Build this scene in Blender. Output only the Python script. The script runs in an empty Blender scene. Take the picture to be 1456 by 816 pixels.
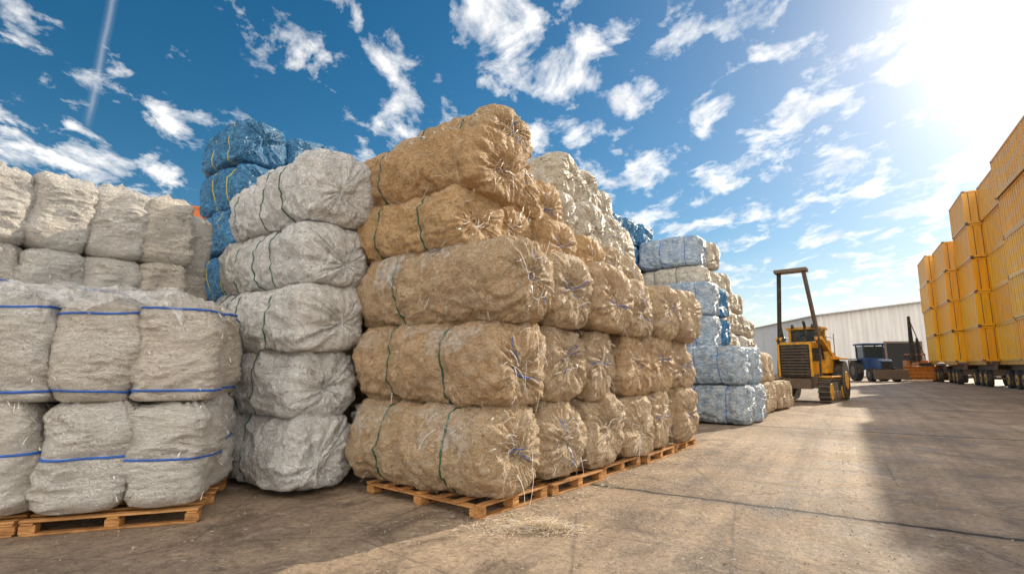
import bpy, math, random
from mathutils import Vector, Matrix, noise
R=math.radians
random.seed(7)
sc=bpy.context.scene
col=sc.collection
try:
    sc.view_settings.view_transform='Standard'; sc.view_settings.look='None'; sc.view_settings.exposure=0
except Exception: pass

# ---------------------------------------------------------------- node helpers
class NT:
    def __init__(s,name):
        s.m=bpy.data.materials.new(name); s.m.use_nodes=True
        s.t=s.m.node_tree; s.n=s.t.nodes; s.l=s.t.links
        s.p=s.n['Principled BSDF']; s.out=s.n['Material Output']
    def link(s,a,b): s.l.new(a,b)
    def coord(s,kind='Object',scale=(1,1,1),rot=(0,0,0)):
        tc=s.n.new('ShaderNodeTexCoord'); mp=s.n.new('ShaderNodeMapping')
        mp.inputs['Rotation'].default_value=rot
        s.link(tc.outputs[kind],mp.inputs['Vector'])
        m2=s.n.new('ShaderNodeMapping'); m2.inputs['Scale'].default_value=scale
        s.link(mp.outputs['Vector'],m2.inputs['Vector']); return m2.outputs['Vector']
    def noise(s,vec,scale,detail=4,rough=.55,dist=0):
        nd=s.n.new('ShaderNodeTexNoise'); nd.inputs['Scale'].default_value=scale
        nd.inputs['Detail'].default_value=detail; nd.inputs['Roughness'].default_value=rough
        nd.inputs['Distortion'].default_value=dist
        s.link(vec,nd.inputs['Vector']); return nd.outputs['Fac']
    def vor(s,vec,scale,feature='F1',out='Distance'):
        nd=s.n.new('ShaderNodeTexVoronoi'); nd.feature=feature; nd.inputs['Scale'].default_value=scale
        s.link(vec,nd.inputs['Vector']); return nd.outputs[out]
    def ramp(s,fac,stops,interp='LINEAR'):
        nd=s.n.new('ShaderNodeValToRGB'); cr=nd.color_ramp; cr.interpolation=interp
        while len(cr.elements)<len(stops): cr.elements.new(.5)
        for e,(p,c) in zip(cr.elements,stops):
            e.position=p; e.color=(c[0],c[1],c[2],1) if hasattr(c,'__len__') else (c,c,c,1)
        s.link(fac,nd.inputs['Fac']); return nd.outputs['Color']
    def mix(s,fac,a,b,blend='MIX'):
        nd=s.n.new('ShaderNodeMix'); nd.data_type='RGBA'; nd.blend_type=blend; nd.clamp_factor=True
        for sock,v in ((nd.inputs[0],fac),(nd.inputs[6],a),(nd.inputs[7],b)):
            if hasattr(v,'links'): s.link(v,sock)
            elif hasattr(v,'__len__'): sock.default_value=(v[0],v[1],v[2],1)
            else: sock.default_value=v
        return nd.outputs[2]
    def math(s,op,a,b=0,c=None):
        nd=s.n.new('ShaderNodeMath'); nd.operation=op
        for i,v in enumerate((a,b,c)):
            if v is None: continue
            if hasattr(v,'links'): s.link(v,nd.inputs[i])
            else: nd.inputs[i].default_value=v
        return nd.outputs[0]
    def bump(s,h,strength,dist,prev=None):
        nd=s.n.new('ShaderNodeBump'); nd.inputs['Strength'].default_value=strength
        nd.inputs['Distance'].default_value=dist; s.link(h,nd.inputs['Height'])
        if prev is not None: s.link(prev,nd.inputs['Normal'])
        return nd.outputs['Normal']
    def base(s,c):
        if hasattr(c,'links'): s.link(c,s.p.inputs['Base Color'])
        else: s.p.inputs['Base Color'].default_value=(c[0],c[1],c[2],1)
    def rough(s,v):
        if hasattr(v,'links'): s.link(v,s.p.inputs['Roughness'])
        else: s.p.inputs['Roughness'].default_value=v
    def normal(s,n): s.link(n,s.p.inputs['Normal'])

def oinfo(nt,o='Random'):
    return nt.n.new('ShaderNodeObjectInfo').outputs[o]

def m_fiber():
    t=NT('fiber_bale_wrap'); v=t.coord()
    v2=t.coord(scale=(1,1.5,1.5))
    n1=t.noise(v,2.2,4,.6,.4); n2=t.noise(v2,26,6,.76,1.4); n3=t.noise(v,85,3,.7,.5)
    c1=t.ramp(n2,[(.30,(.25,.15,.075)),(.42,(.60,.44,.265)),(.54,(.88,.72,.51)),(.68,(.99,.93,.80))])
    c2=t.ramp(n1,[(.3,(.76,.63,.49)),(.5,(1,.98,.95)),(.72,(1.0,.91,.79))])
    c=t.mix(.85,c1,c2,'MULTIPLY')
    fine=t.ramp(n3,[(.33,(.48,.43,.37)),(.5,(1,1,1)),(.7,(1.17,1.13,1.08))])
    c=t.mix(.9,c,fine,'MULTIPLY')
    film=t.ramp(t.noise(v2,4.2,6,.68,1.6),[(.47,0),(.62,1)])
    c=t.mix(t.math('MULTIPLY',film,.40),c,(.93,.89,.81))
    st=t.math('ABSOLUTE',t.math('SUBTRACT',t.noise(t.coord(scale=(.6,1.6,1.6)),9,4,.6,2.5),.5))
    stk=t.ramp(st,[(0,1),(.024,0)])
    c=t.mix(t.math('MULTIPLY',stk,.55),c,(.97,.95,.90))
    sp=t.ramp(t.vor(v,30),[(.06,1),(.13,0)])
    c=t.mix(t.math('MULTIPLY',sp,.6),c,(.16,.09,.045))
    tint=t.ramp(oinfo(t),[(0,(1,.88,.73)),(.35,(1,.96,.88)),(.7,(1,.99,.95)),(1,(.92,.86,.78))])
    c=t.mix(1,c,tint,'MULTIPLY')
    c=t.mix(1,c,oinfo(t,'Color'),'MULTIPLY')
    t.base(c); t.rough(t.math('SUBTRACT',.66,t.math('MULTIPLY',film,.38)))
    b=t.bump(n2,1,.05); b=t.bump(n3,.9,.018,b)
    b=t.bump(st,.8,.13,b)
    t.normal(b); return t.m

def m_plastic(name,a,b_,dark,dirt=.3,dc=(.46,.36,.25),crease=.35):
    t=NT(name); v=t.coord(); vs=t.coord(scale=(.7,2.2,2.2))
    n1=t.noise(v,3,5,.6,.6); n2=t.noise(vs,4,5,.62,2.0); n3=t.noise(v,30,4,.6,1)
    c=t.ramp(n2,[(.25,dark),(.40,a),(.60,b_)])
    d=t.ramp(n1,[(.50,0),(.76,1)])
    c=t.mix(t.math('MULTIPLY',d,dirt),c,dc)
    tint=t.ramp(oinfo(t),[(0,(1,.97,.92)),(.5,(1,1,1)),(1,(.97,.97,.97))])
    c=t.mix(1,c,tint,'MULTIPLY')
    r3=t.math('ABSOLUTE',t.math('SUBTRACT',t.noise(vs,13,4,.6,2.5),.5))
    cre=t.ramp(r3,[(0,1),(.02,0)])
    c=t.mix(t.math('MULTIPLY',cre,crease),c,tuple(min(1,x*1.15) for x in b_))
    t.base(c); t.rough(t.ramp(n3,[(.3,.14),(.7,.38)]))
    ridg=t.math('ABSOLUTE',t.math('SUBTRACT',t.noise(vs,6,4,.6,2),.5))
    r2=t.math('ABSOLUTE',t.math('SUBTRACT',t.noise(v,3.2,3,.55,1.2),.5))
    bb=t.bump(ridg,.95,.15); bb=t.bump(r2,.9,.20,bb); bb=t.bump(r3,.7,.05,bb); bb=t.bump(n3,.35,.012,bb)
    t.normal(bb); return t.m

def m_bag():
    t=NT('woven_bag_fabric'); v=t.coord(); vs=t.coord(scale=(1.3,1.3,5.5))
    n1=t.noise(v,2.5,5,.6,.4); n2=t.noise(vs,5.5,7,.72,1.8); w=t.noise(v,70,3,.6)
    c=t.ramp(n2,[(.27,(.60,.51,.41)),(.40,(.90,.86,.79)),(.56,(.98,.97,.94))])
    c=t.mix(t.math('MULTIPLY',t.ramp(n1,[(.52,0),(.80,1)]),.30),c,(.70,.57,.42))
    tint=t.ramp(oinfo(t),[(0,(1,.93,.84)),(.5,(1,.98,.95)),(1,(.98,.97,.95))])
    c=t.mix(1,c,tint,'MULTIPLY')
    t.base(c); t.rough(.42)
    ridg=t.math('ABSOLUTE',t.math('SUBTRACT',t.noise(vs,4,5,.7,2.0),.5))
    r2=t.math('ABSOLUTE',t.math('SUBTRACT',t.noise(v,4,4,.6,1.5),.5))
    b=t.bump(ridg,1,.15); b=t.bump(r2,.8,.16,b); b=t.bump(n2,.6,.03,b); b=t.bump(w,.4,.006,b)
    t.normal(b); return t.m

def m_simple(name,c,rough=.5,metal=0,var=.25,scale=6,bump=.2,dirt=None):
    t=NT(name); v=t.coord()
    n=t.noise(v,scale,5,.65,.3)
    cc=t.ramp(n,[(.3,tuple(x*(1-var) for x in c)),(.7,tuple(min(1,x*(1+var*.5)) for x in c))])
    if dirt:
        d=t.ramp(t.noise(v,scale*.6,6,.7,.8),[(.5,0),(.62,1)])
        cc=t.mix(t.math('MULTIPLY',d,.7),cc,dirt)
    t.base(cc); t.rough(rough); t.p.inputs['Metallic'].default_value=metal
    t.normal(t.bump(t.noise(v,scale*8,4,.6),bump,.01)); return t.m

def m_wood():
    t=NT('pallet_wood'); g=t.coord('Object',(1.5,14,14)); n=t.noise(g,3,6,.65,1)
    c=t.ramp(n,[(.3,(.20,.08,.02)),(.5,(.50,.24,.075)),(.7,(.70,.40,.16))])
    c=t.mix(.5,c,t.ramp(t.noise(t.coord(),4,4),[(.38,(.3,.25,.2)),(.6,(1,1,1))]),'MULTIPLY')
    t.base(c); t.rough(.7); t.normal(t.bump(n,.5,.01)); return t.m

def m_cont():
    t=NT('container_paint'); v=t.coord()
    st=t.noise(t.coord(scale=(2,2,.2)),2,5,.6,.2)
    c=t.mix(1,oinfo(t,'Color'),t.ramp(st,[(.3,(.82,.76,.70)),(.6,(1,1,1))]),'MULTIPLY')
    ru=t.ramp(t.noise(v,1.6,8,.72,.4),[(.63,0),(.70,1)])
    c=t.mix(t.math('MULTIPLY',ru,.5),c,(.26,.10,.035))
    t.base(c); t.rough(.34); t.normal(t.bump(t.noise(v,3,4),.15,.02)); return t.m

def m_wall():
    t=NT('metal_cladding')
    st=t.noise(t.coord(scale=(1,1,.08)),1.5,5,.6)
    t.base(t.ramp(st,[(.3,(.60,.61,.61)),(.7,(.80,.80,.79))])); t.rough(.45); return t.m

def m_ground():
    t=NT('dirty_concrete'); v=t.coord()
    ang=math.atan2(.85,.527)
    tr=t.coord(scale=(.04,1,1),rot=(0,0,-ang))
    big=t.noise(v,.28,6,.64,.6); mid=t.noise(v,1.3,8,.70,.9); fine=t.noise(v,16,6,.75,.2); sp=t.noise(v,120,3,.7)
    c=t.ramp(big,[(.3,(.24,.18,.13)),(.5,(.39,.30,.215)),(.7,(.52,.41,.30))])
    c=t.mix(1.0,c,t.ramp(mid,[(.30,(.38,.35,.34)),(.46,(.90,.88,.87)),(.68,(1.26,1.22,1.16))]),'MULTIPLY')
    c=t.mix(.85,c,t.ramp(fine,[(.32,(.40,.37,.36)),(.5,(1,1,1)),(.72,(1.3,1.26,1.2))]),'MULTIPLY')
    c=t.mix(.48,c,t.ramp(t.noise(tr,2.2,7,.66,.15),[(.36,(.42,.39,.38)),(.52,(1,1,1)),(.66,(1.2,1.18,1.13))]),'MULTIPLY')
    stn=t.ramp(t.noise(v,.7,7,.74,1.0),[(.53,0),(.63,1)])
    c=t.mix(t.math('MULTIPLY',stn,.55),c,(.12,.09,.07))
    oil=t.ramp(t.noise(v,1.9,5,.6,.4),[(.66,0),(.71,1)])
    c=t.mix(t.math('MULTIPLY',oil,.7),c,(.06,.05,.045))
    du=t.ramp(t.noise(v,2.4,9,.80,.9),[(.56,0),(.63,1)])
    c=t.mix(t.math('MULTIPLY',du,.40),c,(.64,.53,.40))
    vs=t.ramp(t.vor(v,45),[(.10,1),(.18,0)])
    c=t.mix(t.math('MULTIPLY',vs,.5),c,(.10,.08,.065))
    sep=t.n.new('ShaderNodeSeparateXYZ'); t.link(v,sep.inputs[0])
    nx,ny=.5375,.8433
    d=t.math('ADD',t.math('MULTIPLY',sep.outputs[0],nx),t.math('MULTIPLY',sep.outputs[1],ny))
    d=t.math('SUBTRACT',d,6.93)
    wob=t.math('MULTIPLY',t.math('SUBTRACT',t.noise(v,2.6,7,.75),.5),.22)
    d=t.math('ADD',d,wob)
    d=t.math('PINGPONG',t.math('ADD',d,900.0),4.5)
    crack=t.ramp(d,[(0,1),(.026,1),(.048,0)])
    rim=t.ramp(d,[(0,1),(.18,0)])
    c=t.mix(t.math('MULTIPLY',rim,.5),c,(.11,.085,.065))
    c=t.mix(crack,c,(.012,.010,.009))
    hd=t.vor(t.coord(rot=(0,0,.4)),.42,'DISTANCE_TO_EDGE')
    hd=t.math('ADD',hd,t.math('MULTIPLY',t.math('SUBTRACT',t.noise(v,5,5,.7),.5),.03))
    hc=t.ramp(hd,[(0,1),(.008,0)])
    c=t.mix(t.math('MULTIPLY',hc,.45),c,(.05,.04,.035))
    t.base(c)
    t.rough(t.ramp(mid,[(.35,.45),(.65,.85)]))
    b=t.bump(mid,.8,.08); b=t.bump(fine,.9,.03,b); b=t.bump(sp,.6,.007,b); b=t.bump(t.math('SUBTRACT',1.0,crack),.8,.02,b)
    t.normal(b); return t.m

def m_film(name='clear_plastic_film',a0=.08,a1=.55):
    t=NT(name); v=t.coord()
    t.base((.93,.93,.92)); t.rough(.15)
    a=t.ramp(t.noise(v,7,6,.65,1.5),[(.38,a0),(.68,a1)])
    t.link(a,t.p.inputs['Alpha'])
    r=t.math('ABSOLUTE',t.math('SUBTRACT',t.noise(v,8,4,.6,2),.5))
    t.normal(t.bump(r,.9,.06)); return t.m

FIB=m_fiber()
WHT=m_plastic('white_plastic_wrap',(.93,.92,.89),(.98,.98,.97),(.68,.64,.59),.20,(.75,.66,.55),.25)
CRM=m_plastic('cream_plastic_wrap',(.80,.71,.57),(.93,.88,.77),(.50,.41,.30),.30,crease=.2)
BLU=m_plastic('blue_plastic_wrap',(.025,.18,.44),(.13,.42,.74),(.008,.05,.18),.03,crease=.3)
LBL=m_plastic('pale_blue_plastic_wrap',(.34,.52,.74),(.76,.83,.90),(.12,.27,.56),.10,crease=.1)
BAG=m_bag()
GCORD=m_simple('green_cord',(.02,.09,.05),.5)
BCORD=m_simple('blue_cord',(.02,.12,.50),.4)
YCORD=m_simple('yellow_cord',(.62,.52,.06),.5)
STRAW=m_simple('straw_strands',(.70,.57,.40),.7,scale=30)
FRAY=m_simple('plastic_shreds',(.88,.86,.83),.3,scale=20)
WOOD=m_wood(); CONT=m_cont(); WALL=m_wall(); GRD=m_ground(); FILM=m_film(); FILM2=m_film('thin_torn_film',.0,.24)
YEL=m_simple('yellow_machine_paint',(.74,.36,.02),.4,dirt=(.20,.12,.06))
ORG=m_simple('orange_machine_paint',(.60,.20,.03),.5,dirt=(.14,.09,.06))
DBL=m_simple('dark_blue_paint',(.03,.09,.24),.4,dirt=(.1,.08,.06))
BLK=m_simple('black_rubber',(.03,.028,.026),.8,dirt=(.12,.09,.06))
STL=m_simple('grimy_steel',(.17,.13,.10),.55,.4,dirt=(.20,.11,.06))
DRK=m_simple('dark_opening',(.015,.016,.018),.8)
GLS=m_simple('tinted_glass',(.03,.05,.06),.08,bump=0)
ROOFM=m_simple('roof_sheet',(.50,.51,.52),.4)
STONE=m_simple('pebble_stone',(.40,.33,.25),.9,scale=30)

# ---------------------------------------------------------------- mesh builder
class MB:
    def __init__(s): s.v=[];s.f=[];s.m=[];s.sm=[]
    def box(s,c,size,rot=None,mat=0,taper=1.0):
        hx,hy,hz=size[0]/2,size[1]/2,size[2]/2
        b=len(s.v); c=Vector(c)
        for z in(-1,1):
            k=taper if z>0 else 1
            for x,y in((-1,-1),(1,-1),(1,1),(-1,1)):
                p=Vector((x*hx*k,y*hy*k,z*hz))
                if rot is not None: p=rot@p
                s.v.append(c+p)
        for f in((0,3,2,1),(4,5,6,7),(0,1,5,4),(1,2,6,5),(2,3,7,6),(3,0,4,7)):
            s.f.append([b+i for i in f]); s.m.append(mat); s.sm.append(False)
    def bar(s,p,q,w,h,mat=0):
        p=Vector(p);q=Vector(q);dv=q-p; rot=dv.to_track_quat('Z','X').to_matrix()
        s.box((p+q)/2,(w,h,dv.length),rot,mat)
    def cyl(s,p0,p1,r,n=16,mat=0,r1=None,smooth=True):
        p0=Vector(p0);p1=Vector(p1); r1=r if r1 is None else r1
        ax=(p1-p0).normalized(); u=ax.orthogonal().normalized(); w=ax.cross(u)
        b=len(s.v)
        for p,rr in((p0,r),(p1,r1)):
            for i in range(n):
                a=2*math.pi*i/n; s.v.append(p+u*math.cos(a)*rr+w*math.sin(a)*rr)
        for i in range(n):
            j=(i+1)%n; s.f.append([b+i,b+j,b+n+j,b+n+i]); s.m.append(mat); s.sm.append(smooth)
        s.f.append([b+i for i in range(n)][::-1]); s.m.append(mat); s.sm.append(False)
        s.f.append([b+n+i for i in range(n)]); s.m.append(mat); s.sm.append(False)
    def _pr(s,vs0,vs1,mat):
        b=len(s.v);n=len(vs0); s.v+=vs0+vs1
        for i in range(n):
            j=(i+1)%n; s.f.append([b+i,b+j,b+n+j,b+n+i]); s.m.append(mat); s.sm.append(False)
        s.f.append([b+i for i in range(n)][::-1]); s.m.append(mat); s.sm.append(False)
        s.f.append([b+n+i for i in range(n)]); s.m.append(mat); s.sm.append(False)
    def prism(s,poly,y0,y1,mat=0): s._pr([Vector((x,y0,z)) for x,z in poly],[Vector((x,y1,z)) for x,z in poly],mat)
    def prismx(s,poly,x0,x1,mat=0): s._pr([Vector((x0,y,z)) for y,z in poly],[Vector((x1,y,z)) for y,z in poly],mat)
    def strip(s,pts,side,w,mat=0):
        b=len(s.v)
        for p in pts: s.v.append(p-side*w/2); s.v.append(p+side*w/2)
        for i in range(len(pts)-1):
            s.f.append([b+2*i,b+2*i+1,b+2*i+3,b+2*i+2]); s.m.append(mat); s.sm.append(False)
    def mesh(s,name,mats):
        me=bpy.data.meshes.new(name); me.from_pydata([tuple(v) for v in s.v],[],s.f)
        for m in mats: me.materials.append(m)
        me.polygons.foreach_set('material_index',s.m); me.polygons.foreach_set('use_smooth',s.sm)
        me.update(); return me
def add(name,me,loc=(0,0,0),rot=(0,0,0),scale=(1,1,1),color=None,bevel=0):
    o=bpy.data.objects.new(name,me); col.objects.link(o)
    o.location=loc;o.rotation_euler=rot;o.scale=scale
    if color: o.color=(*color,1)
    if bevel:
        m=o.modifiers.new('Bevel','BEVEL'); m.width=bevel; m.segments=2; m.limit_method='ANGLE'
    return o

def nz(x,y,z): return noise.noise(Vector((x,y,z)))
def rid(x,y,z): return 1-2.2*abs(noise.noise(Vector((x,y,z))))

# ---------------------------------------------------------------- bale mesh
def bale_mesh(name,L,hw,hh,seed,mat,cord,kind='fiber',nu=116,nb=90,fray=560,frmat=STRAW,waist=.05,expo=2.6,cr=None):
    rd=random.Random(seed); ox=seed*13.7
    straps=[-L*.19+rd.uniform(-.12,.10),L*.21+rd.uniform(-.10,.12)]
    if kind=='plastic': straps=[rd.uniform(-.15,.1)*L*.6-.1, L*.27+rd.uniform(-.05,.05)]
    if kind=='fiber' and rd.random()<.3: straps=straps[:1]
    cr=cr or (.16 if kind=='fiber' else .22)
    prof=[]
    nc=16
    kmax=1-cr/hh
    for k in range(nc): prof.append((L/2,kmax*k/nc))
    na=8
    for k in range(na):
        a=math.pi/2*k/na; prof.append((L/2-cr+cr*math.cos(a),kmax+cr/hh*math.sin(a)))
    half=len(prof)
    for k in range(nb+1): prof.append((L/2-cr-(L-2*cr)*k/nb,1.0))
    for i in range(half-1,-1,-1): prof.append((-prof[i][0],prof[i][1]))
    npl=rd.randint(19,27) if kind=='fiber' else rd.randint(11,16)
    tw=rd.uniform(-1.2,1.2); ph=rd.uniform(0,6)
    ecc=[(rd.uniform(-.16,.16),rd.uniform(-.14,.14)) for _ in range(2)]
    dim=[rd.uniform(.05,.15) if kind=='fiber' else rd.uniform(.02,.12) for _ in range(2)]
    bul=[rd.uniform(.0,.08) for _ in range(2)]
    tpr=[rd.uniform(.0,.06) for _ in range(2)]
    def P(x,r,a,off=0):
        e=2/expo
        ca,sa=math.cos(a),math.sin(a)
        cx=math.copysign(abs(ca)**e,ca); sx=math.copysign(abs(sa)**e,sa)
        sgn=1 if x>0 else -1
        ei=0 if sgn>0 else 1
        dend=(L/2-abs(x))
        R_=1.0
        w=min(1,r)
        for xs in straps: R_-=waist*math.exp(-((x-xs)/.09)**2)*w
        R_+=.03*(1-(2*x/L)**2)*w
        R_-=tpr[ei]*math.exp(-dend/.35)
        ang=npl*.5*a+ph+tw*(1-r)*1.5+2.2*nz(ca*1.6+ox,sa*1.6,sgn*3)
        pl=1-abs(math.sin(ang))
        var=max(0.0,min(1.3,.60+1.5*nz(ca*2.3+ox,sa*2.3,sgn*7+r)))
        pl*=var
        pl2=max(0,rid(ca*5+ox,sa*5,sgn*5+r*.8))
        pe=math.exp(-dend/(.22 if kind=='fiber' else .38))
        amp=.032 if kind=='fiber' else .055
        R_-=(amp*pl+.020*pl2)*pe*min(1,r*1.6)
        y=cx*hw*r*R_; z=sx*hh*r*R_
        xx=x
        capw=max(0,1-dend/cr)
        rr=min(1,r)
        xx+=sgn*capw*(bul[ei]*(1-rr*rr) - dim[ei]*math.exp(-(rr/.20)**2))
        pa=.056 if kind=='fiber' else .06
        xx-=sgn*capw*(pa*pl+.038*pl2)*min(1,rr*4)*(1-.5*rr)
        y+=ecc[ei][0]*capw*(1-rr); z+=ecc[ei][1]*capw*(1-rr)
        n1=nz(x*1.1+ox,y*1.5,z*1.5); n2=nz(x*3.1+ox,y*3.3+5,z*3.3); n3=nz(x*8+ox,y*8,z*8+3)
        if kind=='fiber':
            d=.100*n1+.062*n2+.040*n3+.026*nz(x*19+ox,y*19,z*19)
            d+=.018*rid(x*2.2+ox,y*6,z*6)+.012*rid(x*6+ox,y*10,z*10)
        else:
            d=.090*n1+.050*n2+.018*n3
            d+=.052*max(0,rid(x*1.8+ox,y*3.6+z*1.5,z*3.6))+.030*max(0,rid(x*5+ox+y*2,y*8,z*8))
        d+=off
        if capw>0 and r<.98:
            k=capw*(1-rr*.5)
            xx+=sgn*d*k*.9
        l=math.hypot(y,z)+1e-6
        y+=y/l*d*min(1,r*1.5)*.9; z+=z/l*d*min(1,r*1.5)*.9
        if z<-hh*.88: z=-hh*.88+(z+hh*.88)*.35
        if z>hh*.92: z=hh*.92+(z-hh*.92)*.55
        return Vector((xx,y,z))
    mb=MB()
    for i,(x,r) in enumerate(prof):
        for j in range(nu):
            mb.v.append(P(x,max(r,.002),2*math.pi*j/nu))
    for i in range(len(prof)-1):
        for j in range(nu):
            k=(j+1)%nu
            mb.f.append([i*nu+j,i*nu+k,(i+1)*nu+k,(i+1)*nu+j]); mb.m.append(0); mb.sm.append(True)
    for xs in straps:
        w=.012 if kind=='fiber' else .008
        sl=rd.uniform(-.06,.06); b=len(mb.v); N=nu
        for o_,dx in ((-.004,-w),(.014,-w*.6),(.014,w*.6),(-.004,w)):
            for j in range(N):
                a=2*math.pi*j/N; mb.v.append(P(xs+dx+sl*math.sin(a+seed),1.0,a,o_))
        for q in range(3):
            for j in range(N):
                k=(j+1)%N
                mb.f.append([b+q*N+j,b+q*N+k,b+(q+1)*N+k,b+(q+1)*N+j]); mb.m.append(1); mb.sm.append(True)
    if kind=='fiber':
        for sgn in(-1,1):
            for _ in range(rd.choice((0,1,2,2))):
                a0=rd.uniform(0,6.28); ln=rd.uniform(.25,kmax)
                for a in(a0,a0+math.pi+rd.uniform(-.6,.6)):
                    pts=[P(sgn*L/2,.02+ln*q/6,a+.15*math.sin(q),.012) for q in range(7)]
                    tv=(pts[-1]-pts[0]).normalized()
                    mb.strip(pts,tv.cross(Vector((1,0,0))).normalized(),.012,4)
    for q in range(fray):
        atend=rd.random()<.5
        if atend:
            x=L/2*(1 if rd.random()<.5 else -1); r=rd.uniform(.1,kmax)
        else: x=rd.uniform(-L/2+cr,L/2-cr); r=1.0
        a=rd.uniform(0,2*math.pi); p=P(x,r,a,.003)
        nrm=(Vector((math.copysign(1,x),0,0)) if r<.99 else Vector((0,p.y,p.z)).normalized())
        tdir=Vector((rd.uniform(-1,1),rd.uniform(-1,1),rd.uniform(-1,1))); tdir=(tdir-nrm*tdir.dot(nrm)).normalized()
        film=rd.random()<.14
        ln=rd.uniform(.03,.13) if not film else rd.uniform(.08,.28); up=rd.uniform(.0,.055)
        pts=[p+tdir*ln*t+nrm*up*math.sin(t*2.4)+Vector((0,0,-.4*ln*t*t)) for t in(0,.33,.66,1)]
        mb.strip(pts,nrm.cross(tdir).normalized(),rd.uniform(.0015,.005) if not film else rd.uniform(.002,.010),3 if film else 2)
    return mb.mesh(name,[mat,cord,frmat,FRAY,BCORD])

# ---------------------------------------------------------------- bulk bag mesh
def bag_mesh(name,hw,hd,H,seed,cord=BCORD,nu=100,nb=72,bands=(.5,)):
    rd=random.Random(seed); ox=seed*7.3
    prof=[]; cr=.13
    for k in range(6): prof.append((0,(1-cr/hw)*k/6))
    for k in range(6):
        a=math.pi/2*k/6; prof.append((cr-cr*math.cos(a),1-cr/hw+cr/hw*math.sin(a)))
    for k in range(nb+1): prof.append((cr+(H-2*cr)*k/nb,1.0))
    for k in range(1,7):
        a=math.pi/2*k/6; prof.append((H-cr+cr*math.sin(a),1-cr/hw+cr/hw*math.cos(a)))
    for k in range(1,13): prof.append((H,(1-cr/hw)*(1-k/12)))
    npl=rd.randint(16,22); ph=rd.uniform(0,6)
    lean=(rd.uniform(-.05,.05),rd.uniform(-.05,.05))
    def P(z,r,a,off=0):
        e=2/3.8; ca,sa=math.cos(a),math.sin(a)
        cx=math.copysign(abs(ca)**e,ca); sx=math.copysign(abs(sa)**e,sa)
        u=z/H
        R_=1+.06*math.sin(math.pi*u)
        for b in bands: R_-=.045*math.exp(-((u-b)/.05)**2)
        top=max(0,(u-.75)/.25)
        pl=1-abs(math.sin(npl*.5*a+ph+2.5*nz(ca*1.5+ox,sa*1.5,0)))
        pl*=max(0,min(1.2,.6+1.5*nz(ca*2+ox,sa*2,5)))
        R_-=.07*top*pl*min(1,r*2)
        R_-=.03*top
        x=cx*hw*r*R_; y=sx*hd*r*R_
        zz=z
        if u>.99:
            zz+=.03*(1-r)*2-.04*pl*min(1,3*r)+.06*nz(x*7+ox,y*7,1)
            if r<.3: zz+=.09*(1-r/.3)
        d=.08*nz(x*2+ox,y*2,z*2)+.048*nz(x*4+ox,y*4,z*5)
        m=max(0,.7+1.6*nz(x*2.2+ox,y*2.2,z*2.5+9))
        d+=m*(.028*max(0,rid(x*2.5+ox,y*2.5,z*6+x*3))+.020*max(0,rid(x*5+ox,y*5+z*3,z*12)))
        d+=.011*nz(x*13+ox,y*13,z*26)
        d+=off
        l=math.hypot(x,y)+1e-6
        x+=x/l*d*min(1,r*1.5); y+=y/l*d*min(1,r*1.5)
        return Vector((x+lean[0]*u,y+lean[1]*u,zz))
    mb=MB()
    for z,r in prof:
        for j in range(nu): mb.v.append(P(z,max(r,.003),2*math.pi*j/nu))
    for i in range(len(prof)-1):
        for j in range(nu):
            k=(j+1)%nu; mb.f.append([i*nu+j,i*nu+k,(i+1)*nu+k,(i+1)*nu+j]); mb.m.append(0); mb.sm.append(True)
    for bnd in bands:
        b=len(mb.v); sl=rd.uniform(-.03,.03)
        for o_,dz in((-.004,-.013),(.012,-.009),(.012,.009),(-.004,.013)):
            for j in range(nu):
                a=2*math.pi*j/nu; mb.v.append(P(bnd*H+dz+sl*math.sin(a+1),1,a,o_))
        for q in range(3):
            for j in range(nu):
                k=(j+1)%nu; mb.f.append([b+q*nu+j,b+q*nu+k,b+(q+1)*nu+k,b+(q+1)*nu+j]); mb.m.append(1); mb.sm.append(True)
    for _ in range(110):
        a=rd.uniform(0,6.28)
        if rd.random()<.5: p=P(H*.995,rd.uniform(.2,.95),a)
        else: p=P(H*rd.uniform(.1,.95),1,a,.004)
        tdir=Vector((rd.uniform(-1,1),rd.uniform(-1,1),rd.uniform(-.3,.5))).normalized()
        ln=rd.uniform(.03,.10)
        pts=[p+tdir*ln*t+Vector((0,0,-.6*ln*t*t)) for t in(0,.33,.66,1)]
        mb.strip(pts,tdir.cross(Vector((0,0,1))).normalized(),rd.uniform(.002,.014),2)
    return mb.mesh(name,[BAG,cord,FRAY])

fib=[bale_mesh('fiber_bale_mesh',2.4,.58,.545,s,FIB,GCORD,expo=2.2+.17*(s%3)) for s in range(1,12)]
wht=[bale_mesh('white_bale_mesh',2.3,.54,.50,s+20,WHT,GCORD,'plastic',fray=25,frmat=FRAY,expo=2.8) for s in range(5)]
crm=[bale_mesh('cream_bale_mesh',2.2,.54,.50,s+30,CRM,GCORD,'plastic',nu=72,nb=48,fray=20,frmat=FRAY,expo=2.8) for s in range(3)]
blu=[bale_mesh('blue_bale_mesh',2.2,.55,.50,s+40,BLU,YCORD,'plastic',nu=80,nb=54,fray=8,frmat=FRAY,expo=4.2,cr=.16) for s in range(3)]
lbl=[bale_mesh('pale_blue_bale_mesh',2.2,.56,.55,s+50,LBL,BCORD,'plastic',nu=80,nb=54,fray=8,frmat=FRAY,expo=3.6,cr=.2) for s in range(3)]
bagA=[bag_mesh('bulk_bag_mesh',.40,.40,1.05,s+60,bands=(.5+.03*(s%3-1),)) for s in range(3)]
bagB=[bag_mesh('bulk_bag_mesh',.40,.40,1.05,s+70,bands=(.90,.10)) for s in range(3)]
bagC=[bag_mesh('bulk_bag_mesh',.40,.40,1.05,s+80,bands=()) for s in range(3)]

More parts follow.
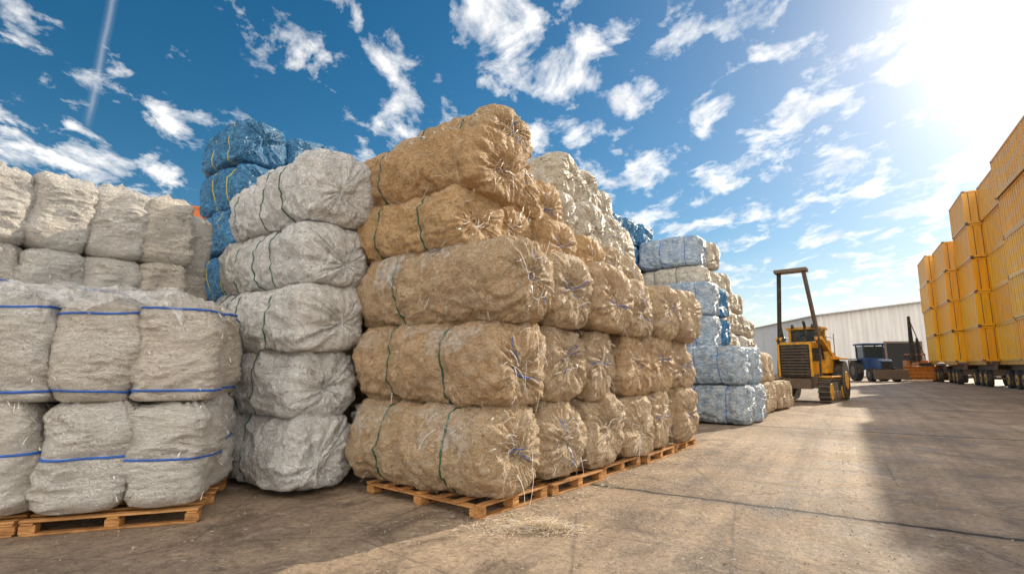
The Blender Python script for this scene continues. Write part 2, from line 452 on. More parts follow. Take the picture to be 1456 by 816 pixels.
# ---------------------------------------------------------------- yard frame
O=Vector((-.277,5.77)); d1=Vector((.6126,.7904)); d2=Vector((-.7904,.6126)); AX=math.atan2(d2.y,d2.x)
def W(s,r,z): p=O+d1*s+d2*r; return (p.x,p.y,z)
rb=random.Random(3)
def bale(kind,s,r0,z,L=None,w=1.0,h=1.0,yaw=0,tilt=0,mi=None,base=2.4,name='wrapped_bale',color=None):
    L=L or base
    me=kind[mi if mi is not None else rb.randrange(len(kind))]
    flip=math.pi if rb.random()<.5 else 0
    roll=rb.choice((0,0,math.pi))
    return add(name,me,W(s,r0+L/2,z),(roll+rb.uniform(-.06,.06),tilt*(1 if not flip else -1)+rb.uniform(-.02,.02),AX+flip+yaw+rb.uniform(-.045,.045)),(L/base,w,h),color=color)

F='tan_fiber_bale'
offs=[0,-.08,-.24]
LL=[2.4,2.5,2.62]
GOLD=(1.12,.96,.75)
for row in range(3):
    for i in range(6):
        bale(fib,.56+1.12*i+rb.uniform(-.04,.04)+(.05 if row==2 else 0),offs[row]+rb.uniform(-.09,.09)+(.12 if row and i else 0),.66+.965*row+rb.uniform(-.015,.015),
             L=LL[row],w=rb.uniform(.97,1.02),h=rb.uniform(.98,1.02),mi=(i*2+row*4)%11,name=F,color=(1.04,1.0,.97))
bale(fib,.62,.62,3.47,2.2,w=.95,h=.86,mi=4,name=F,color=GOLD)
bale(fib,.72,.42,4.23,2.4,w=1.03,h=.93,mi=7,yaw=.05,name=F,color=GOLD)
bale(fib,1.45,.72,4.95,2.2,w=1.0,h=.84,mi=5,yaw=-.06,tilt=.03,name=F,color=(1.06,.96,.82))
for s,r,z in [(1.75,.95,3.5),(2.85,.8,3.5),(3.95,.85,3.48),(5.0,.95,3.48),(6.0,1.0,3.46)]:
    bale(fib,s,r,z,2.2,w=.93,h=.92,name=F,color=GOLD if s<4.5 else None)
for s,r,z in [(1.95,1.0,4.38),(3.0,1.15,4.32)]:
    bale(fib,s,r,z,2.2,w=.93,h=.9,name=F,color=GOLD)
for s in (1.4,2.6,3.8):
    for z in (.65,1.6,2.55): bale(fib,s,2.65,z,2.2,name=F)
C='cream_wrapped_bale'
for s,r,z in [(3.9,1.35,4.4),(4.9,1.35,4.4),(5.9,1.35,4.38),(6.7,1.5,4.35),(4.3,1.5,5.3),(5.3,1.6,5.3),(6.3,1.8,5.2),(7.2,1.5,3.5),(7.1,1.6,2.6),(7.4,1.6,1.6),(7.4,1.6,.6),(7.6,1.9,4.3)]:
    bale(crm,s,r,z,base=2.2,name=C)
# white plastic column
for k,(z,h,ds,dr,L) in enumerate([(.49,1.0,-.06,0,2.3),(1.38,.93,-.02,.0,2.1),(2.23,.93,-.08,-.10,1.95),(3.07,.9,.02,-.08,1.75),(3.99,1.06,.0,-.16,1.62)]):
    bale(wht,-.27+ds,2.46+dr,z,L,w=.97,h=h,mi=k%5,base=2.3,name='white_plastic_bale')
for k in range(5):
    bale(wht,.22+rb.uniform(-.05,.05),4.65+rb.uniform(-.08,.08),.48+.93*k,1.7-.10*k,h=.98,base=2.3,name='white_plastic_bale')
for k in range(5):
    bale(wht,1.25,4.4,.48+.93*k,1.7,base=2.3,name='white_plastic_bale')
# blue tall stack
for k in range(7):
    for i in range(4):
        if k==6 and i==3: continue
        bale(blu,1.05+1.14*i+rb.uniform(-.05,.05),7.2+.1*i+rb.uniform(-.1,.1),.52+.98*k,2.0,h=1.0,base=2.2,name='blue_wrapped_bale')
PB='pale_blue_wrapped_bale'
for s,r,z in [(11.35,.15,.56),(12.5,.1,.56),(11.35,.2,1.62),(12.5,.15,1.62)]:
    bale(lbl,s,r,z,base=2.2,name=PB)
for k in (2,3):
    bale(lbl,12.6,1.3,.56+1.04*k,base=2.2,name=PB); bale(blu,13.7,1.35,.56+1.04*k,base=2.2,name='blue_wrapped_bale')
for s in (11.6,):
    for k in range(3): bale(lbl,s,2.6,.56+1.04*k,base=2.2,name=PB)
for s in (14.0,15.1,16.2):
    for k in range(6 if s<15.5 else 5):
        kk=rb.choice((crm,crm,lbl)); bale(kk,s,2.0+rb.uniform(-.1,.1),.54+1.0*k,base=2.2,name=C if kk is crm else PB)
for s in (12.2,13.3,14.4):
    for k in range(7):
        kk=blu if k>4 else rb.choice((lbl,crm)); bale(kk,s,4.3+rb.uniform(-.1,.1),.54+.99*k,base=2.2,name='blue_wrapped_bale' if kk is blu else C)
for s in (9.2,10.3):
    for k in range(5):
        kk=rb.choice((lbl,crm,blu)); bale(kk,s,4.0+rb.uniform(-.1,.1),.54+.99*k,base=2.2,name=C)
for i in range(5):
    s=13.7+1.12*i
    for k in range(2 if i<3 else 1):
        bale(fib,s,.45+rb.uniform(-.1,.1),.55+1.0*k,1.9,h=.98,name=F)
for i in range(9):
    s=17.3+1.12*i
    for k in range(5 if i<6 else 4):
        kk=rb.choice((crm,crm,wht)); bale(kk,s,2.6+.12*i+rb.uniform(-.12,.12),.54+1.0*k,base=2.2,name=C)

# ---------------------------------------------------------------- loose torn film clinging to the wraps
mb=MB(); rd=random.Random(21)
def patch(s0,zc,hh,hw,rc,w,h,zt):
    n=14; b=len(mb.v); sd_=rd.uniform(0,50)
    for j in range(n+1):
        for i in range(n+1):
            u=i/n-.5; v_=j/n
            z=zt-h*v_*(1+1.0*nz(u*5+sd_,1,2)); zn=max(-.97,min(.97,(z-zc)/hh))
            f=(1-abs(zn)**2.4)**(1/2.4)
            rr=rc+u*w*(1-.45*v_+.5*nz(3,v_*4,sd_))+.08*nz(u*3,v_*3,sd_)
            s_=s0-hw*f-.03-.07*abs(nz(u*5,v_*5,sd_+4))-.06*v_*v_
            mb.v.append(Vector(W(s_,rr,z+.03*nz(u*9,v_*9,sd_))))
    for j in range(n):
        for i in range(n):
            a=b+j*(n+1)+i; mb.f.append([a,a+1,a+n+2,a+n+1]); mb.m.append(0); mb.sm.append(True)
for row in range(3):
    for _ in range(4):
        zc=.66+.965*row
        patch(.56,zc,.54,.60,rd.uniform(.35,2.3)+offs[row],rd.uniform(.4,.9),rd.uniform(.15,.45),zc+rd.uniform(.36,.5))
for zc,hh_ in ((.49,.5),(1.38,.46),(2.23,.46),(3.07,.45)):
    for _ in range(2): patch(-.27,zc,hh_,.56,rd.uniform(2.7,4.2),rd.uniform(.4,.8),rd.uniform(.15,.35),zc+rd.uniform(.3,.42))
add('loose_plastic_film',mb.mesh('film_mesh',[FILM2]))

# ---------------------------------------------------------------- bulk bags
def bagrow(origin,dirv,pitch,n,pools,z0,i0=0,H=1.06,sc_=1.0,zsc=1.0):
    for i in range(i0,n):
        for k,pool in enumerate(pools):
            p=Vector(origin)+Vector(dirv)*pitch*i
            add('bulk_bag',rb.choice(pool),(p.x+rb.uniform(-.03,.03),p.y+rb.uniform(-.03,.03),z0+H*zsc*k),
                (rb.uniform(-.035,.035),rb.uniform(-.035,.035),math.atan2(dirv[1],dirv[0])+rb.choice((0,math.pi/2,math.pi,-math.pi/2))+rb.uniform(-.09,.09)),(sc_,sc_,zsc*rb.uniform(.96,1.04)))
fd=Vector((.949,.314)).normalized(); fn=Vector((-fd.y,fd.x))
fo=Vector((-5.12,5.55))
bagrow(fo,fd,.735,3,[bagA,bagB],.16,-2,H=1.07,sc_=.96)
bagrow(fo+fn*.8,fd,.735,3,[bagA,bagB],.16,-2,H=1.07,sc_=.96)
bo=Vector((-6.55,7.35))
for q in range(3):
    bagrow(bo+d2*.8*q,d1,.66,3,[bagC,bagA,bagC+bagA,bagC],.1,-2,H=1.03,sc_=.88)
bagrow(bo+d1*.66*2.72+d2*.30,d1,.66,1,[bagC,bagA,bagC,bagC],.1,0,H=1.0,sc_=.80)

# ---------------------------------------------------------------- pallets
def pallet_mesh(Lx,Ly,seed):
    rd=random.Random(seed); mb=MB()
    n=7
    for i in range(n):
        y=-Ly/2+.05+(Ly-.1)*i/(n-1)
        mb.box((rd.uniform(-.02,.02),y,.134),(Lx,.095,.022),Matrix.Rotation(rd.uniform(-.015,.015),3,'Z'))
    for x in(-Lx/2+.06,0,Lx/2-.06):
        mb.box((x,0,.110),(.10,Ly-.01,.022))
        for y in(-Ly/2+.08,0,Ly/2-.08): mb.box((x,y,.060),(.13,.13,.076),Matrix.Rotation(rd.uniform(-.1,.1),3,'Z'))
    for y in(-Ly/2+.06,0,Ly/2-.06): mb.box((0,y,.011),(Lx-.02,.10,.020))
    return mb.mesh('pallet_mesh',[WOOD])
pm=[pallet_mesh(1.25,1.95,s) for s in range(3)]
pangle=math.atan2(d1.y,d1.x)
for i in range(5):
    add('wooden_pallet',pm[i%3],W(.64+1.36*i,1.04-.06*(i%2),0),(0,0,pangle+rb.uniform(-.04,.04)),bevel=.004)
pf=pallet_mesh(1.5,1.62,9)
for i in range(2):
    c=fo+fd*(.735*2+.36-.75-1.54*i)+fn*.40
    add('wooden_pallet',pf,(c.x,c.y,0),(0,0,math.atan2(fd.y,fd.x)+.01),bevel=.004)

# ---------------------------------------------------------------- plastic sheet over front bags
def sheet():
    mb=MB(); nx,ny=110,70; Lx,Ly=3.5,2.1
    for j in range(ny+1):
        for i in range(nx+1):
            u=-Lx/2+Lx*i/nx; v=-Ly/2+Ly*j/ny
            edge=.10*nz(u*2.5,4,1)+.05*nz(u*7,1,1)
            ex=max(0,abs(u)-1.45); ey=max(0,-v-.82)
            z=-1.0*ex-(.85+edge*4)*ey+.07*rid(u*2.2,v*3,2)+.04*rid(u*6+v*2,v*6,7)+.02*nz(u*16,v*16,1)
            uu=u-math.copysign(ex*.6,u); vv=v+ey*.8
            mb.v.append(Vector((uu+.03*nz(u*5,v*5,4),vv+.04*nz(u*5,v*5,9),z)))
    for j in range(ny):
        for i in range(nx):
            a=j*(nx+1)+i
            mb.f.append([a,a+1,a+nx+2,a+nx+1]); mb.m.append(0); mb.sm.append(True)
    return mb.mesh('sheet_mesh',[FILM])
c=fo+fn*.4
add('plastic_cover_sheet',sheet(),(c.x,c.y,.16+2.14+.05),(0,0,math.atan2(fd.y,fd.x)))

# ---------------------------------------------------------------- containers
CH=2.70
def container_mesh(L):
    mb=MB(); Wd=2.44; H=CH-.02
    def corr(yface,sgn,x0,x1):
        per=.46; n=int((x1-x0)/per); b=len(mb.v); pts=[]
        for i in range(n):
            x=x0+(x1-x0)*i/n; p=(x1-x0)/n
            pts+= [(x,0),(x+p*.34,0),(x+p*.46,.09),(x+p*.88,.09)]
        pts.append((x1,0))
        for x,dd in pts:
            mb.v.append(Vector((x,yface-sgn*dd,.14))); mb.v.append(Vector((x,yface-sgn*dd,H-.1)))
        for i in range(len(pts)-1):
            f=[b+2*i,b+2*i+2,b+2*i+3,b+2*i+1]
            mb.f.append(f if sgn<0 else f[::-1]); mb.m.append(0); mb.sm.append(False)
    for sgn in(-1,1):
        y=sgn*(Wd/2-.03)
        corr(y,sgn,-L/2+.12,L/2-.12)
        mb.box((0,sgn*(Wd/2-.04),.08),(L-.26,.08,.14)); mb.box((0,sgn*(Wd/2-.04),H-.05),(L-.26,.08,.11))
        for sx in(-1,1):
            mb.box((sx*(L/2-.075),sgn*(Wd/2-.075),H/2),(.148,.148,H-.26))
            for z in(.06,H-.06): mb.box((sx*(L/2-.08),sgn*(Wd/2-.08),z),(.18,.18,.13),mat=1)
    mb.box((0,0,H-.09),(L-.3,Wd-.30,.04)); mb.box((0,0,.12),(L-.3,Wd-.30,.06),mat=1)
    for sx in(-1,1):
        mb.box((sx*(L/2-.07),0,H/2),(.05,Wd-.3,H-.2))
        mb.box((sx*(L/2-.05),0,H-.07),(.1,Wd-.34,.12)); mb.box((sx*(L/2-.05),0,.07),(.1,Wd-.34,.12))
        for y in(-.85,-.35,.35,.85): mb.cyl((sx*(L/2-.02),y,.15),(sx*(L/2-.02),y,H-.15),.02,8,1)
    return mb.mesh('container_mesh',[CONT,STL])
cm12=container_mesh(12.0); cm6=container_mesh(6.05)
d3=Vector((.527,.85)).normalized(); n3=Vector((.85,-.527)).normalized()
CO=Vector((29.4,28.9)); CA=math.atan2(d3.y,d3.x)
cc=[(.94,.50,.008),(.96,.46,.010),(.92,.51,.015),(.96,.52,.02),(.92,.44,.010)]
def flat_trailer(L):
    mb=MB()
    for y in(-.55,.55): mb.box((0,y,1.5),(L,.16,.40),mat=0)
    n=int(L/1.3)
    for i in range(n): mb.box((-L/2+.3+(L-.6)*i/(n-1),0,1.78),(.16,2.3,.14),mat=0)
    for y in(-1.16,1.16): mb.box((0,y,1.82),(L,.08,.26),mat=3)
    xs=(-.42,-.29,-.10,.10,.29,.42) if L>8 else (-.36,-.08,.30)
    for q in xs:
        x=q*L
        mb.cyl((x,-1.0,.64),(x,1.0,.64),.08,10,0)
        mb.box((x,0,1.1),(.3,1.3,.45),mat=0)
        for sy in(-1,1):
            mb.cyl((x,sy*.72,.64),(x,sy*1.12,.64),.64,28,1)
            mb.cyl((x,sy*1.10,.64),(x,sy*1.135,.64),.38,20,2)
            mb.cyl((x,sy*1.12,.64),(x,sy*1.2,.64),.13,12,0)
    return mb.mesh('trailer_mesh',[STL,BLK,YEL,YEL])
ft=flat_trailer(12.1); ft6=flat_trailer(6.1)
def cstack(t,off,n,me,trailer,seed):
    rd=random.Random(seed)
    p=CO+d3*t+n3*(1.22+off)
    add('container_trailer',trailer,(p.x,p.y,0),(0,0,CA))
    for k in range(n):
        c_=cc[(k+seed)%5] if k<n-2 else ((.94,.49,.05) if k<n-1 else (.92,.52,.11))
        q=p+d3*rd.uniform(-.10,.10)+n3*rd.uniform(-.08,.08)
        add('shipping_container',me,(q.x,q.y,1.96+CH*k),(0,0,CA+(math.pi if rd.random()<.5 else 0)),color=c_)
cstack(.6,0,5,cm12,ft,1)
cstack(-11.8,.1,5,cm12,ft,2)
cstack(10.2,.3,5,cm6,ft6,3)
cstack(16.8,-.5,5,cm6,ft6,4)
cstack(23.4,-1.3,4,cm6,ft6,0)
cstack(30.2,-1.8,4,cm6,ft6,2)
for k in range(4):
    add('shipping_container',cm6,(-19.0,30.6,2.58*k),(0,0,math.atan2(30,-19.6)),scale=(1,1,.955),color=(.70,.18,.03))

# ---------------------------------------------------------------- warehouse
def warehouse():
    mb=MB(); w,dp,e,r=40,50,9.8,12.3
    b=len(mb.v); n=110
    for i in range(n+1):
        x=-w/2+w*i/n; y=0 if i%2 else .12
        top=e+(r-e)*(1-abs(x)/(w/2))
        mb.v.append(Vector((x,y,0))); mb.v.append(Vector((x,y,top)))
    for i in range(n):
        mb.f.append([b+2*i,b+2*i+2,b+2*i+3,b+2*i+1]); mb.m.append(0); mb.sm.append(False)
    for sx in(-1,1):
        mb.box((sx*w/2,dp/2,e/2),(.2,dp-.3,e-.02))
        pr=[(0,r+.12),(sx*(w/2+.6),e+.05),(sx*(w/2+.6),e-.10),(0,r-.03)]
        mb.prism(pr,-.6,dp,1)
    mb.box((0,dp,e/2),(w-.3,.2,e))
    for x,ww,hh in((-7.5,5.0,5.2),(4,4.5,5.0),(-15,1.2,2.2)):
        mb.box((x,-.02,hh/2),(ww,.12,hh),mat=2)
        mb.box((x,-.06,hh+.15),(ww+.6,.2,.28),mat=3)
        for sx in(-1,1): mb.box((x+sx*(ww/2+.15),-.06,hh/2),(.28,.2,hh),mat=3)
    return mb.mesh('warehouse_mesh',[WALL,ROOFM,DRK,STL])
add('metal_warehouse',warehouse(),(70,84,0),(0,0,-.12))

# ---------------------------------------------------------------- machines
def crawler_loader():
    mb=MB()
    for sx in(-1,1):
        x=sx*1.15
        pts=[]
        for i in range(25):
            a=math.pi/2+math.pi*i/24; pts.append((-1.3+.5*math.cos(a),.5+.5*math.sin(a)))
        for i in range(25):
            a=-math.pi/2+math.pi*i/24; pts.append((1.3+.5*math.cos(a),.5+.5*math.sin(a)))
        mb.prismx(pts,x-.25,x+.25,1)
        for i in range(14):
            yy=-1.35+2.7*i/13
            for z in(1.02,.03): mb.box((x,yy,z),(.56,.05,.07),mat=2)
        for i in range(7):
            for yc,s0 in((-1.3,1),(1.3,-1)):
                a=math.pi/2+s0*math.pi*(i+.5)/7
                mb.box((x,yc+.52*math.cos(a),.5+.52*math.sin(a)),(.56,.07,.05),Matrix.Rotation(a,3,'X'),2)
        for y in(-1.3,-.7,-.1,.5,1.3):
            r=.36 if abs(y)>1 else .2
            mb.cyl((x+sx*.2,y,.5 if r>.3 else .3),(x+sx*.29,y,.5 if r>.3 else .3),r,18,0 if r>.3 else 2)
        mb.box((x,0,1.14),(.62,2.5,.08),mat=0)
    mb.box((0,0,.95),(1.7,3.0,.6),mat=2)
    mb.prismx([(-1.95,1.25),(-1.95,2.55),(-1.75,2.7),(-.1,2.78),(-.1,1.25)],-.72,.72,0)
    mb.box((0,-1.99,1.88),(1.55,.08,1.42),mat=1)
    for i in range(10): mb.box((0,-2.05,1.28+.13*i),(1.3,.05,.04),mat=2)
    for sx in(-1,1): mb.box((sx*.76,-2.02,1.9),(.1,.16,1.46),mat=0)
    for sx in(-1,1):
        for i in range(5): mb.box((sx*.73,-1.55+.28*i,2.15),(.03,.2,.6),mat=1)
    mb.cyl((.35,-1.1,2.6),(.35,-1.1,3.5),.07,12,1); mb.cyl((.35,-1.1,3.5),(.35,-1.28,3.65),.07,12,1)
    mb.cyl((-.3,-.7,2.6),(-.3,-.7,3.15),.12,12,1)
    mb.prismx([(-.05,1.3),(-.05,2.3),(1.7,2.3),(2.1,1.9),(2.1,1.3)],-1.05,1.05,0)
    mb.box((0,.75,2.82),(1.42,1.12,1.0),mat=3)
    for sx in(-1,1):
        for y in(.18,1.32): mb.box((sx*.72,y,2.84),(.11,.11,1.06),mat=0)
        mb.box((sx*.725,.75,2.42),(.06,1.03,.16),mat=0)
    mb.box((0,.75,3.42),(1.75,1.5,.12),mat=0)
    mb.box((0,1.75,2.6),(1.7,.7,.55),mat=0)
    for sx in(-1,1):
        mb.cyl((sx*.5,-.1,3.42),(sx*.5,-.1,3.6),.08,10,3)
        mb.cyl((sx*.45,-2.0,2.82),(sx*.45,-2.12,2.82),.10,12,3)
        mb.bar((sx*.92,1.3,2.1),(sx*.95,-1.1,2.9),.16,.36,0)
        mb.bar((sx*.95,-1.0,2.8),(sx*.6,-1.5,6.0),.11,.20,2 if sx>0 else 1)
        mb.bar((sx*1.0,-1.4,1.2),(sx*.98,-1.1,2.9),.10,.10,1)
        mb.bar((sx*.9,.2,1.6),(sx*.85,-1.2,3.9),.10,.10,1)
        mb.cyl((sx*1.05,1.9,1.4),(sx*1.05,1.9,3.2),.025,6,2); mb.cyl((sx*1.05,.1,2.3),(sx*1.05,.1,3.0),.025,6,2)
        mb.cyl((sx*1.05,1.9,3.0),(sx*1.05,.1,3.0),.025,6,2)
    mb.prismx([(-1.3,5.93),(-1.75,5.98),(-1.75,6.13),(-1.3,6.11)],-.80,.80,2)
    mb.box((0,2.25,1.5),(2.3,.4,1.2),mat=0)
    mb.box((0,-1.75,.85),(1.3,.5,.45),mat=2)
    for sx in(-1,1):
        mb.cyl((sx*.98,1.9,.95),(sx*1.5,1.9,.95),.93,28,1)
        mb.cyl((sx*1.48,1.9,.95),(sx*1.54,1.9,.95),.42,18,0)
        mb.box((sx*1.22,1.9,1.98),(.6,1.7,.08),mat=0)
    return mb.mesh('loader_mesh',[YEL,BLK,STL,GLS])
add('crawler_loader',crawler_loader(),(13.72,24.9,0),(0,0,-.74),scale=(.86,.86,.98),bevel=.02)

def tractor():
    mb=MB()
    for sx in(-1,1):
        mb.cyl((sx*.75,.9,.85),(sx*1.25,.9,.85),.85,28,1); mb.cyl((sx*1.22,.9,.85),(sx*1.27,.9,.85),.42,20,2)
        mb.cyl((sx*.7,-1.5,.55),(sx*1.05,-1.5,.55),.55,24,1); mb.cyl((sx*1.03,-1.5,.55),(sx*1.08,-1.5,.55),.26,16,2)
        mb.box((sx*1.0,.9,1.78),(.6,1.5,.08),mat=0)
    mb.prismx([(-2.1,.8),(-2.1,1.6),(-1.9,1.72),(-.1,1.8),(-.1,.8)],-.42,.42,0); mb.box((0,-2.13,1.2),(.72,.08,.7),mat=1)
    mb.box((0,.5,1.4),(1.5,1.5,1.0),mat=0)
    mb.box((0,.6,2.35),(1.42,1.42,.96),mat=3)
    for sx in(-1,1):
        for y in(-.1,1.3): mb.box((sx*.73,y,2.4),(.1,.1,1.04),mat=0)
    mb.box((0,.6,3.0),(1.75,1.75,.16),mat=0)
    mb.cyl((.3,-1.2,1.6),(.3,-1.2,2.7),.05,10,1)
    mb.prismx([(-3.2,.2),(-2.7,.2),(-2.6,.95),(-2.72,.95),(-2.85,.35),(-3.2,.3)],-1.2,1.2,2)
    for sx in(-1,1): mb.box((sx*.6,-2.0,.8),(.12,1.5,.16),mat=2)
    return mb.mesh('tractor_mesh',[DBL,BLK,STL,GLS])
add('blue_tractor',tractor(),(38.7,57,0),(0,0,-.2),scale=(1.3,1.3,1.3),bevel=.02)

def dozer():
    mb=MB()
    for sx in(-1,1):
        mb.box((sx*1.1,0,.5),(.5,2.6,.8),mat=1)
        for y in(-1.3,1.3):
            mb.cyl((sx*.86,y,.5),(sx*1.36,y,.5),.42,20,1); mb.cyl((sx*1.33,y,.5),(sx*1.39,y,.5),.25,16,2)
    mb.box((0,-.5,1.3),(1.3,2.2,1.0),mat=0); mb.box((0,1.2,1.4),(1.8,1.2,1.2),mat=0)
    mb.box((0,-1.62,1.3),(1.2,.06,.85),mat=1)
    for i in range(5):
        a=-.5+.25*i; mb.box((0,-2.3-.18*math.cos(a*1.6),.25+.26*i),(4.3,.09,.28),Matrix.Rotation(a*.8,3,'X'),0)
    for sx in(-1,1):
        mb.box((sx*1.5,-1.2,.5),(.15,2.0,.2),mat=0)
        mb.cyl((sx*.5,-1.5,1.6),(sx*.5,-2.2,.9),.06,8,2)
    mb.box((-.45,.3,4.0),(.42,.45,4.8),mat=1,taper=.5); mb.box((.05,.3,3.0),(.18,.18,2.4),mat=1)
    mb.cyl((-.45,.3,6.2),(.6,.3,2.2),.05,6,2)
    mb.box((0,1.2,2.6),(1.5,1.2,.1),mat=0)
    for sx in(-1,1):
        for y in(.7,1.7): mb.box((sx*.68,y,2.27),(.09,.09,.6),mat=1)
    return mb.mesh('dozer_mesh',[ORG,BLK,STL])
add('orange_bulldozer',dozer(),(44.4,58,0),(0,0,-.35),scale=(1.1,1.1,1.1),bevel=.02)

# ---------------------------------------------------------------- ground and litter
mb=MB(); G=700
mb.v=[Vector((-G,-G,0)),Vector((G,-G,0)),Vector((G,G,0)),Vector((-G,G,0))]; mb.f=[[0,1,2,3]];mb.m=[0];mb.sm=[False]
add('ground',mb.mesh('ground_mesh',[GRD]))
mb=MB(); rd=random.Random(11)
def litter(cx,cy,sx,sy,n,ht,lmax=.10):
    for _ in range(n):
        g=rd.gauss(0,1),rd.gauss(0,1)
        z=.004+abs(rd.gauss(0,ht))*math.exp(-(g[0]**2+g[1]**2)/2)
        p=Vector((cx+g[0]*sx,cy+g[1]*sy,z)); a=rd.uniform(0,6.28)
        t=Vector((math.cos(a),math.sin(a),rd.uniform(-.05,.25))); ln=rd.uniform(.02,lmax)
        pts=[p+t*ln*q+Vector((0,0,-.1*ln*q*q)) for q in(0,.5,1)]
        for q in pts: q.z=max(q.z,.004)
        mb.strip(pts,Vector((-t.y,t.x,rd.uniform(-.6,.6))).normalized(),rd.uniform(.002,.006),0 if rd.random()<.88 else 1)
litter(.30,5.50,.20,.08,1700,.06,.14)
litter(-.1,5.72,.4,.2,600,.012)
for i in range(14):
    p=W(.6*i,-.18,0); litter(p[0],p[1],.22,.22,160,.014,.10)
litter(1.4,5.0,1.6,1.2,400,.001,.05); litter(5,9,3,4,500,.001,.08)
litter(-1.5,5.0,1.0,.8,220,.001,.06); litter(8,16,3,5,300,.002,.15)
add('straw_litter',mb.mesh('litter_mesh',[STRAW,FRAY]))
mb=MB()
for _ in range(1300):
    y=4+abs(rd.gauss(0,6)); x=rd.uniform(-.9,1.0)*y; s=rd.uniform(.003,.009)*(1+.04*y)
    if rd.random()<.02: s*=2
    rot=Matrix.Rotation(rd.uniform(0,6),3,Vector((rd.random(),rd.random(),1)).normalized())
    mb.box((x,y,s*.35),(s*1.6,s*1.2,s),rot,0,taper=.6)
add('gravel',mb.mesh('gravel_mesh',[STONE]))

# ---------------------------------------------------------------- light & sky
SAZ=R(50); SEL=R(27)
sd=Vector((math.sin(SAZ)*math.cos(SEL),math.cos(SAZ)*math.cos(SEL),math.sin(SEL)))
sun=bpy.data.lights.new('sun','SUN'); sun.energy=5.0; sun.angle=R(.55); sun.color=(1,.86,.66)
so=bpy.data.objects.new('sun',sun); col.objects.link(so); so.rotation_euler=(-sd).to_track_quat('-Z','Y').to_euler(); so.location=sd*60
w=bpy.data.worlds.new('World'); sc.world=w; w.use_nodes=True
t=w.node_tree; N=t.nodes; Lk=t.links
for n in list(N): N.remove(n)
class WT(NT):
    def __init__(s): s.t=t; s.n=N; s.l=Lk
wt=WT()
out=N.new('ShaderNodeOutputWorld'); bg=N.new('ShaderNodeBackground'); bg.inputs['Strength'].default_value=.15
Lk.new(bg.outputs[0],out.inputs[0])
sky=N.new('ShaderNodeTexSky'); sky.sky_type='NISHITA'; sky.sun_disc=False; sky.sun_elevation=SEL; sky.sun_rotation=SAZ
sky.air_density=1.0; sky.dust_density=.35; sky.ozone_density=2.0
hs=N.new('ShaderNodeHueSaturation'); hs.inputs['Saturation'].default_value=1.4; hs.inputs['Value'].default_value=.66; hs.inputs['Hue'].default_value=.49
Lk.new(sky.outputs[0],hs.inputs['Color'])
tc=N.new('ShaderNodeTexCoord'); nrm=N.new('ShaderNodeVectorMath'); nrm.operation='NORMALIZE'; Lk.new(tc.outputs['Generated'],nrm.inputs[0])
D=nrm.outputs[0]
sep=N.new('ShaderNodeSeparateXYZ'); Lk.new(D,sep.inputs[0])
zz=wt.math('ADD',wt.math('MAXIMUM',sep.outputs[2],0.0),.18)
cx=wt.math('DIVIDE',sep.outputs[0],zz); cy=wt.math('DIVIDE',sep.outputs[1],zz)
cmb=N.new('ShaderNodeCombineXYZ'); Lk.new(cx,cmb.inputs[0]); Lk.new(cy,cmb.inputs[1])
mp=N.new('ShaderNodeMapping'); mp.inputs['Rotation'].default_value=(0,0,.55); mp.inputs['Scale'].default_value=(1.25,.90,1); mp.inputs['Location'].default_value=(7.3,4.4,0)
Lk.new(cmb.outputs[0],mp.inputs['Vector'])
cn=wt.noise(mp.outputs[0],5.4,10,.60,.25); cb=wt.noise(mp.outputs[0],1.4,2,.5,.2)
cs=wt.math('ADD',cn,wt.math('MULTIPLY',wt.math('SUBTRACT',cb,.5),.24))
cs=wt.math('ADD',cs,wt.math('MULTIPLY',sep.outputs[0],.035))
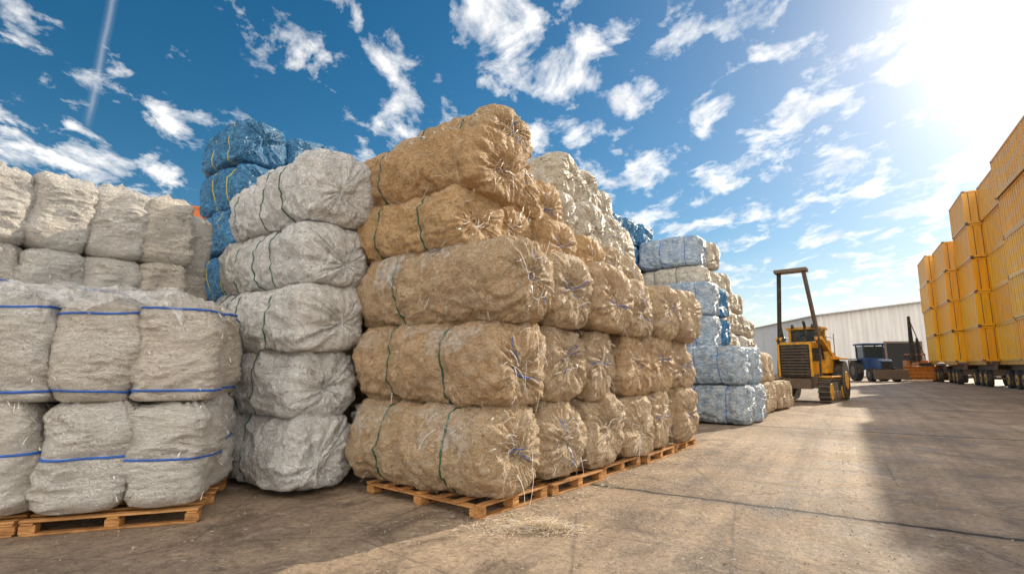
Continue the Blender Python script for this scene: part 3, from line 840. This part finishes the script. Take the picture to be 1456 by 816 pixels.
# added bright cloud cover behind the camera, unseen, as fill for camera-facing sides
fill_bank=wt.ramp(wt.math('MULTIPLY',sep.outputs[1],-1.0),[(.0,0),(.5,1)])
cs=wt.math('ADD',cs,wt.math('MULTIPLY',fill_bank,.25))
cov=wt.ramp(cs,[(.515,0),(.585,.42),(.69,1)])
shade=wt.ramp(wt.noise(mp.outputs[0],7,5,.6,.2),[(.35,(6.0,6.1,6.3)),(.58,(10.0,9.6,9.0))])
shade=wt.mix(fill_bank,shade,(13.8,12.7,11.3))
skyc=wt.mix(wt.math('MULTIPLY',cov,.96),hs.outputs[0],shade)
hz=wt.ramp(sep.outputs[2],[(0,.55),(.20,0)])
skyc=wt.mix(hz,skyc,(6.0,6.1,6.2))
dp=N.new('ShaderNodeVectorMath'); dp.operation='DOT_PRODUCT'; Lk.new(D,dp.inputs[0]); dp.inputs[1].default_value=(-.7474,-.6622,.052)
ad=wt.math('ABSOLUTE',wt.math('ADD',dp.outputs['Value'],wt.math('MULTIPLY',wt.math('SUBTRACT',wt.noise(D,9,4,.6),.5),.006)))
tr=wt.ramp(ad,[(0,1),(.005,0)])
tr=wt.math('MULTIPLY',tr,wt.ramp(sep.outputs[2],[(.33,0),(.37,1)]))
tr=wt.math('MULTIPLY',tr,wt.math('LESS_THAN',sep.outputs[0],0.0))
skyc=wt.mix(wt.math('MULTIPLY',tr,.35),skyc,(5.0,5.2,5.6))
ds=N.new('ShaderNodeVectorMath'); ds.operation='DOT_PRODUCT'; Lk.new(D,ds.inputs[0]); ds.inputs[1].default_value=tuple(sd)
dm=wt.math('MAXIMUM',ds.outputs['Value'],0.0)
h1=wt.math('MULTIPLY',wt.math('POWER',dm,50.0),3.4); h2=wt.math('MULTIPLY',wt.math('POWER',dm,260.0),18.0)
h3=wt.math('MULTIPLY',wt.math('POWER',dm,10.0),.6)
hh=wt.math('ADD',wt.math('ADD',h1,h2),h3)
hc=N.new('ShaderNodeVectorMath'); hc.operation='SCALE'; hc.inputs[0].default_value=(1,.93,.80); Lk.new(hh,hc.inputs['Scale'])
skyc=wt.mix(1.0,skyc,hc.outputs[0],'ADD')
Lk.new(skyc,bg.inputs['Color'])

# ---------------------------------------------------------------- camera
cam=bpy.data.cameras.new('camera'); co=bpy.data.objects.new('camera',cam); col.objects.link(co)
cam.sensor_width=36; cam.lens=36*750/1456; cam.clip_end=2000; cam.clip_start=.05
co.location=(0,0,1.6); co.rotation_euler=(R(98.5),0,0)
sc.camera=co
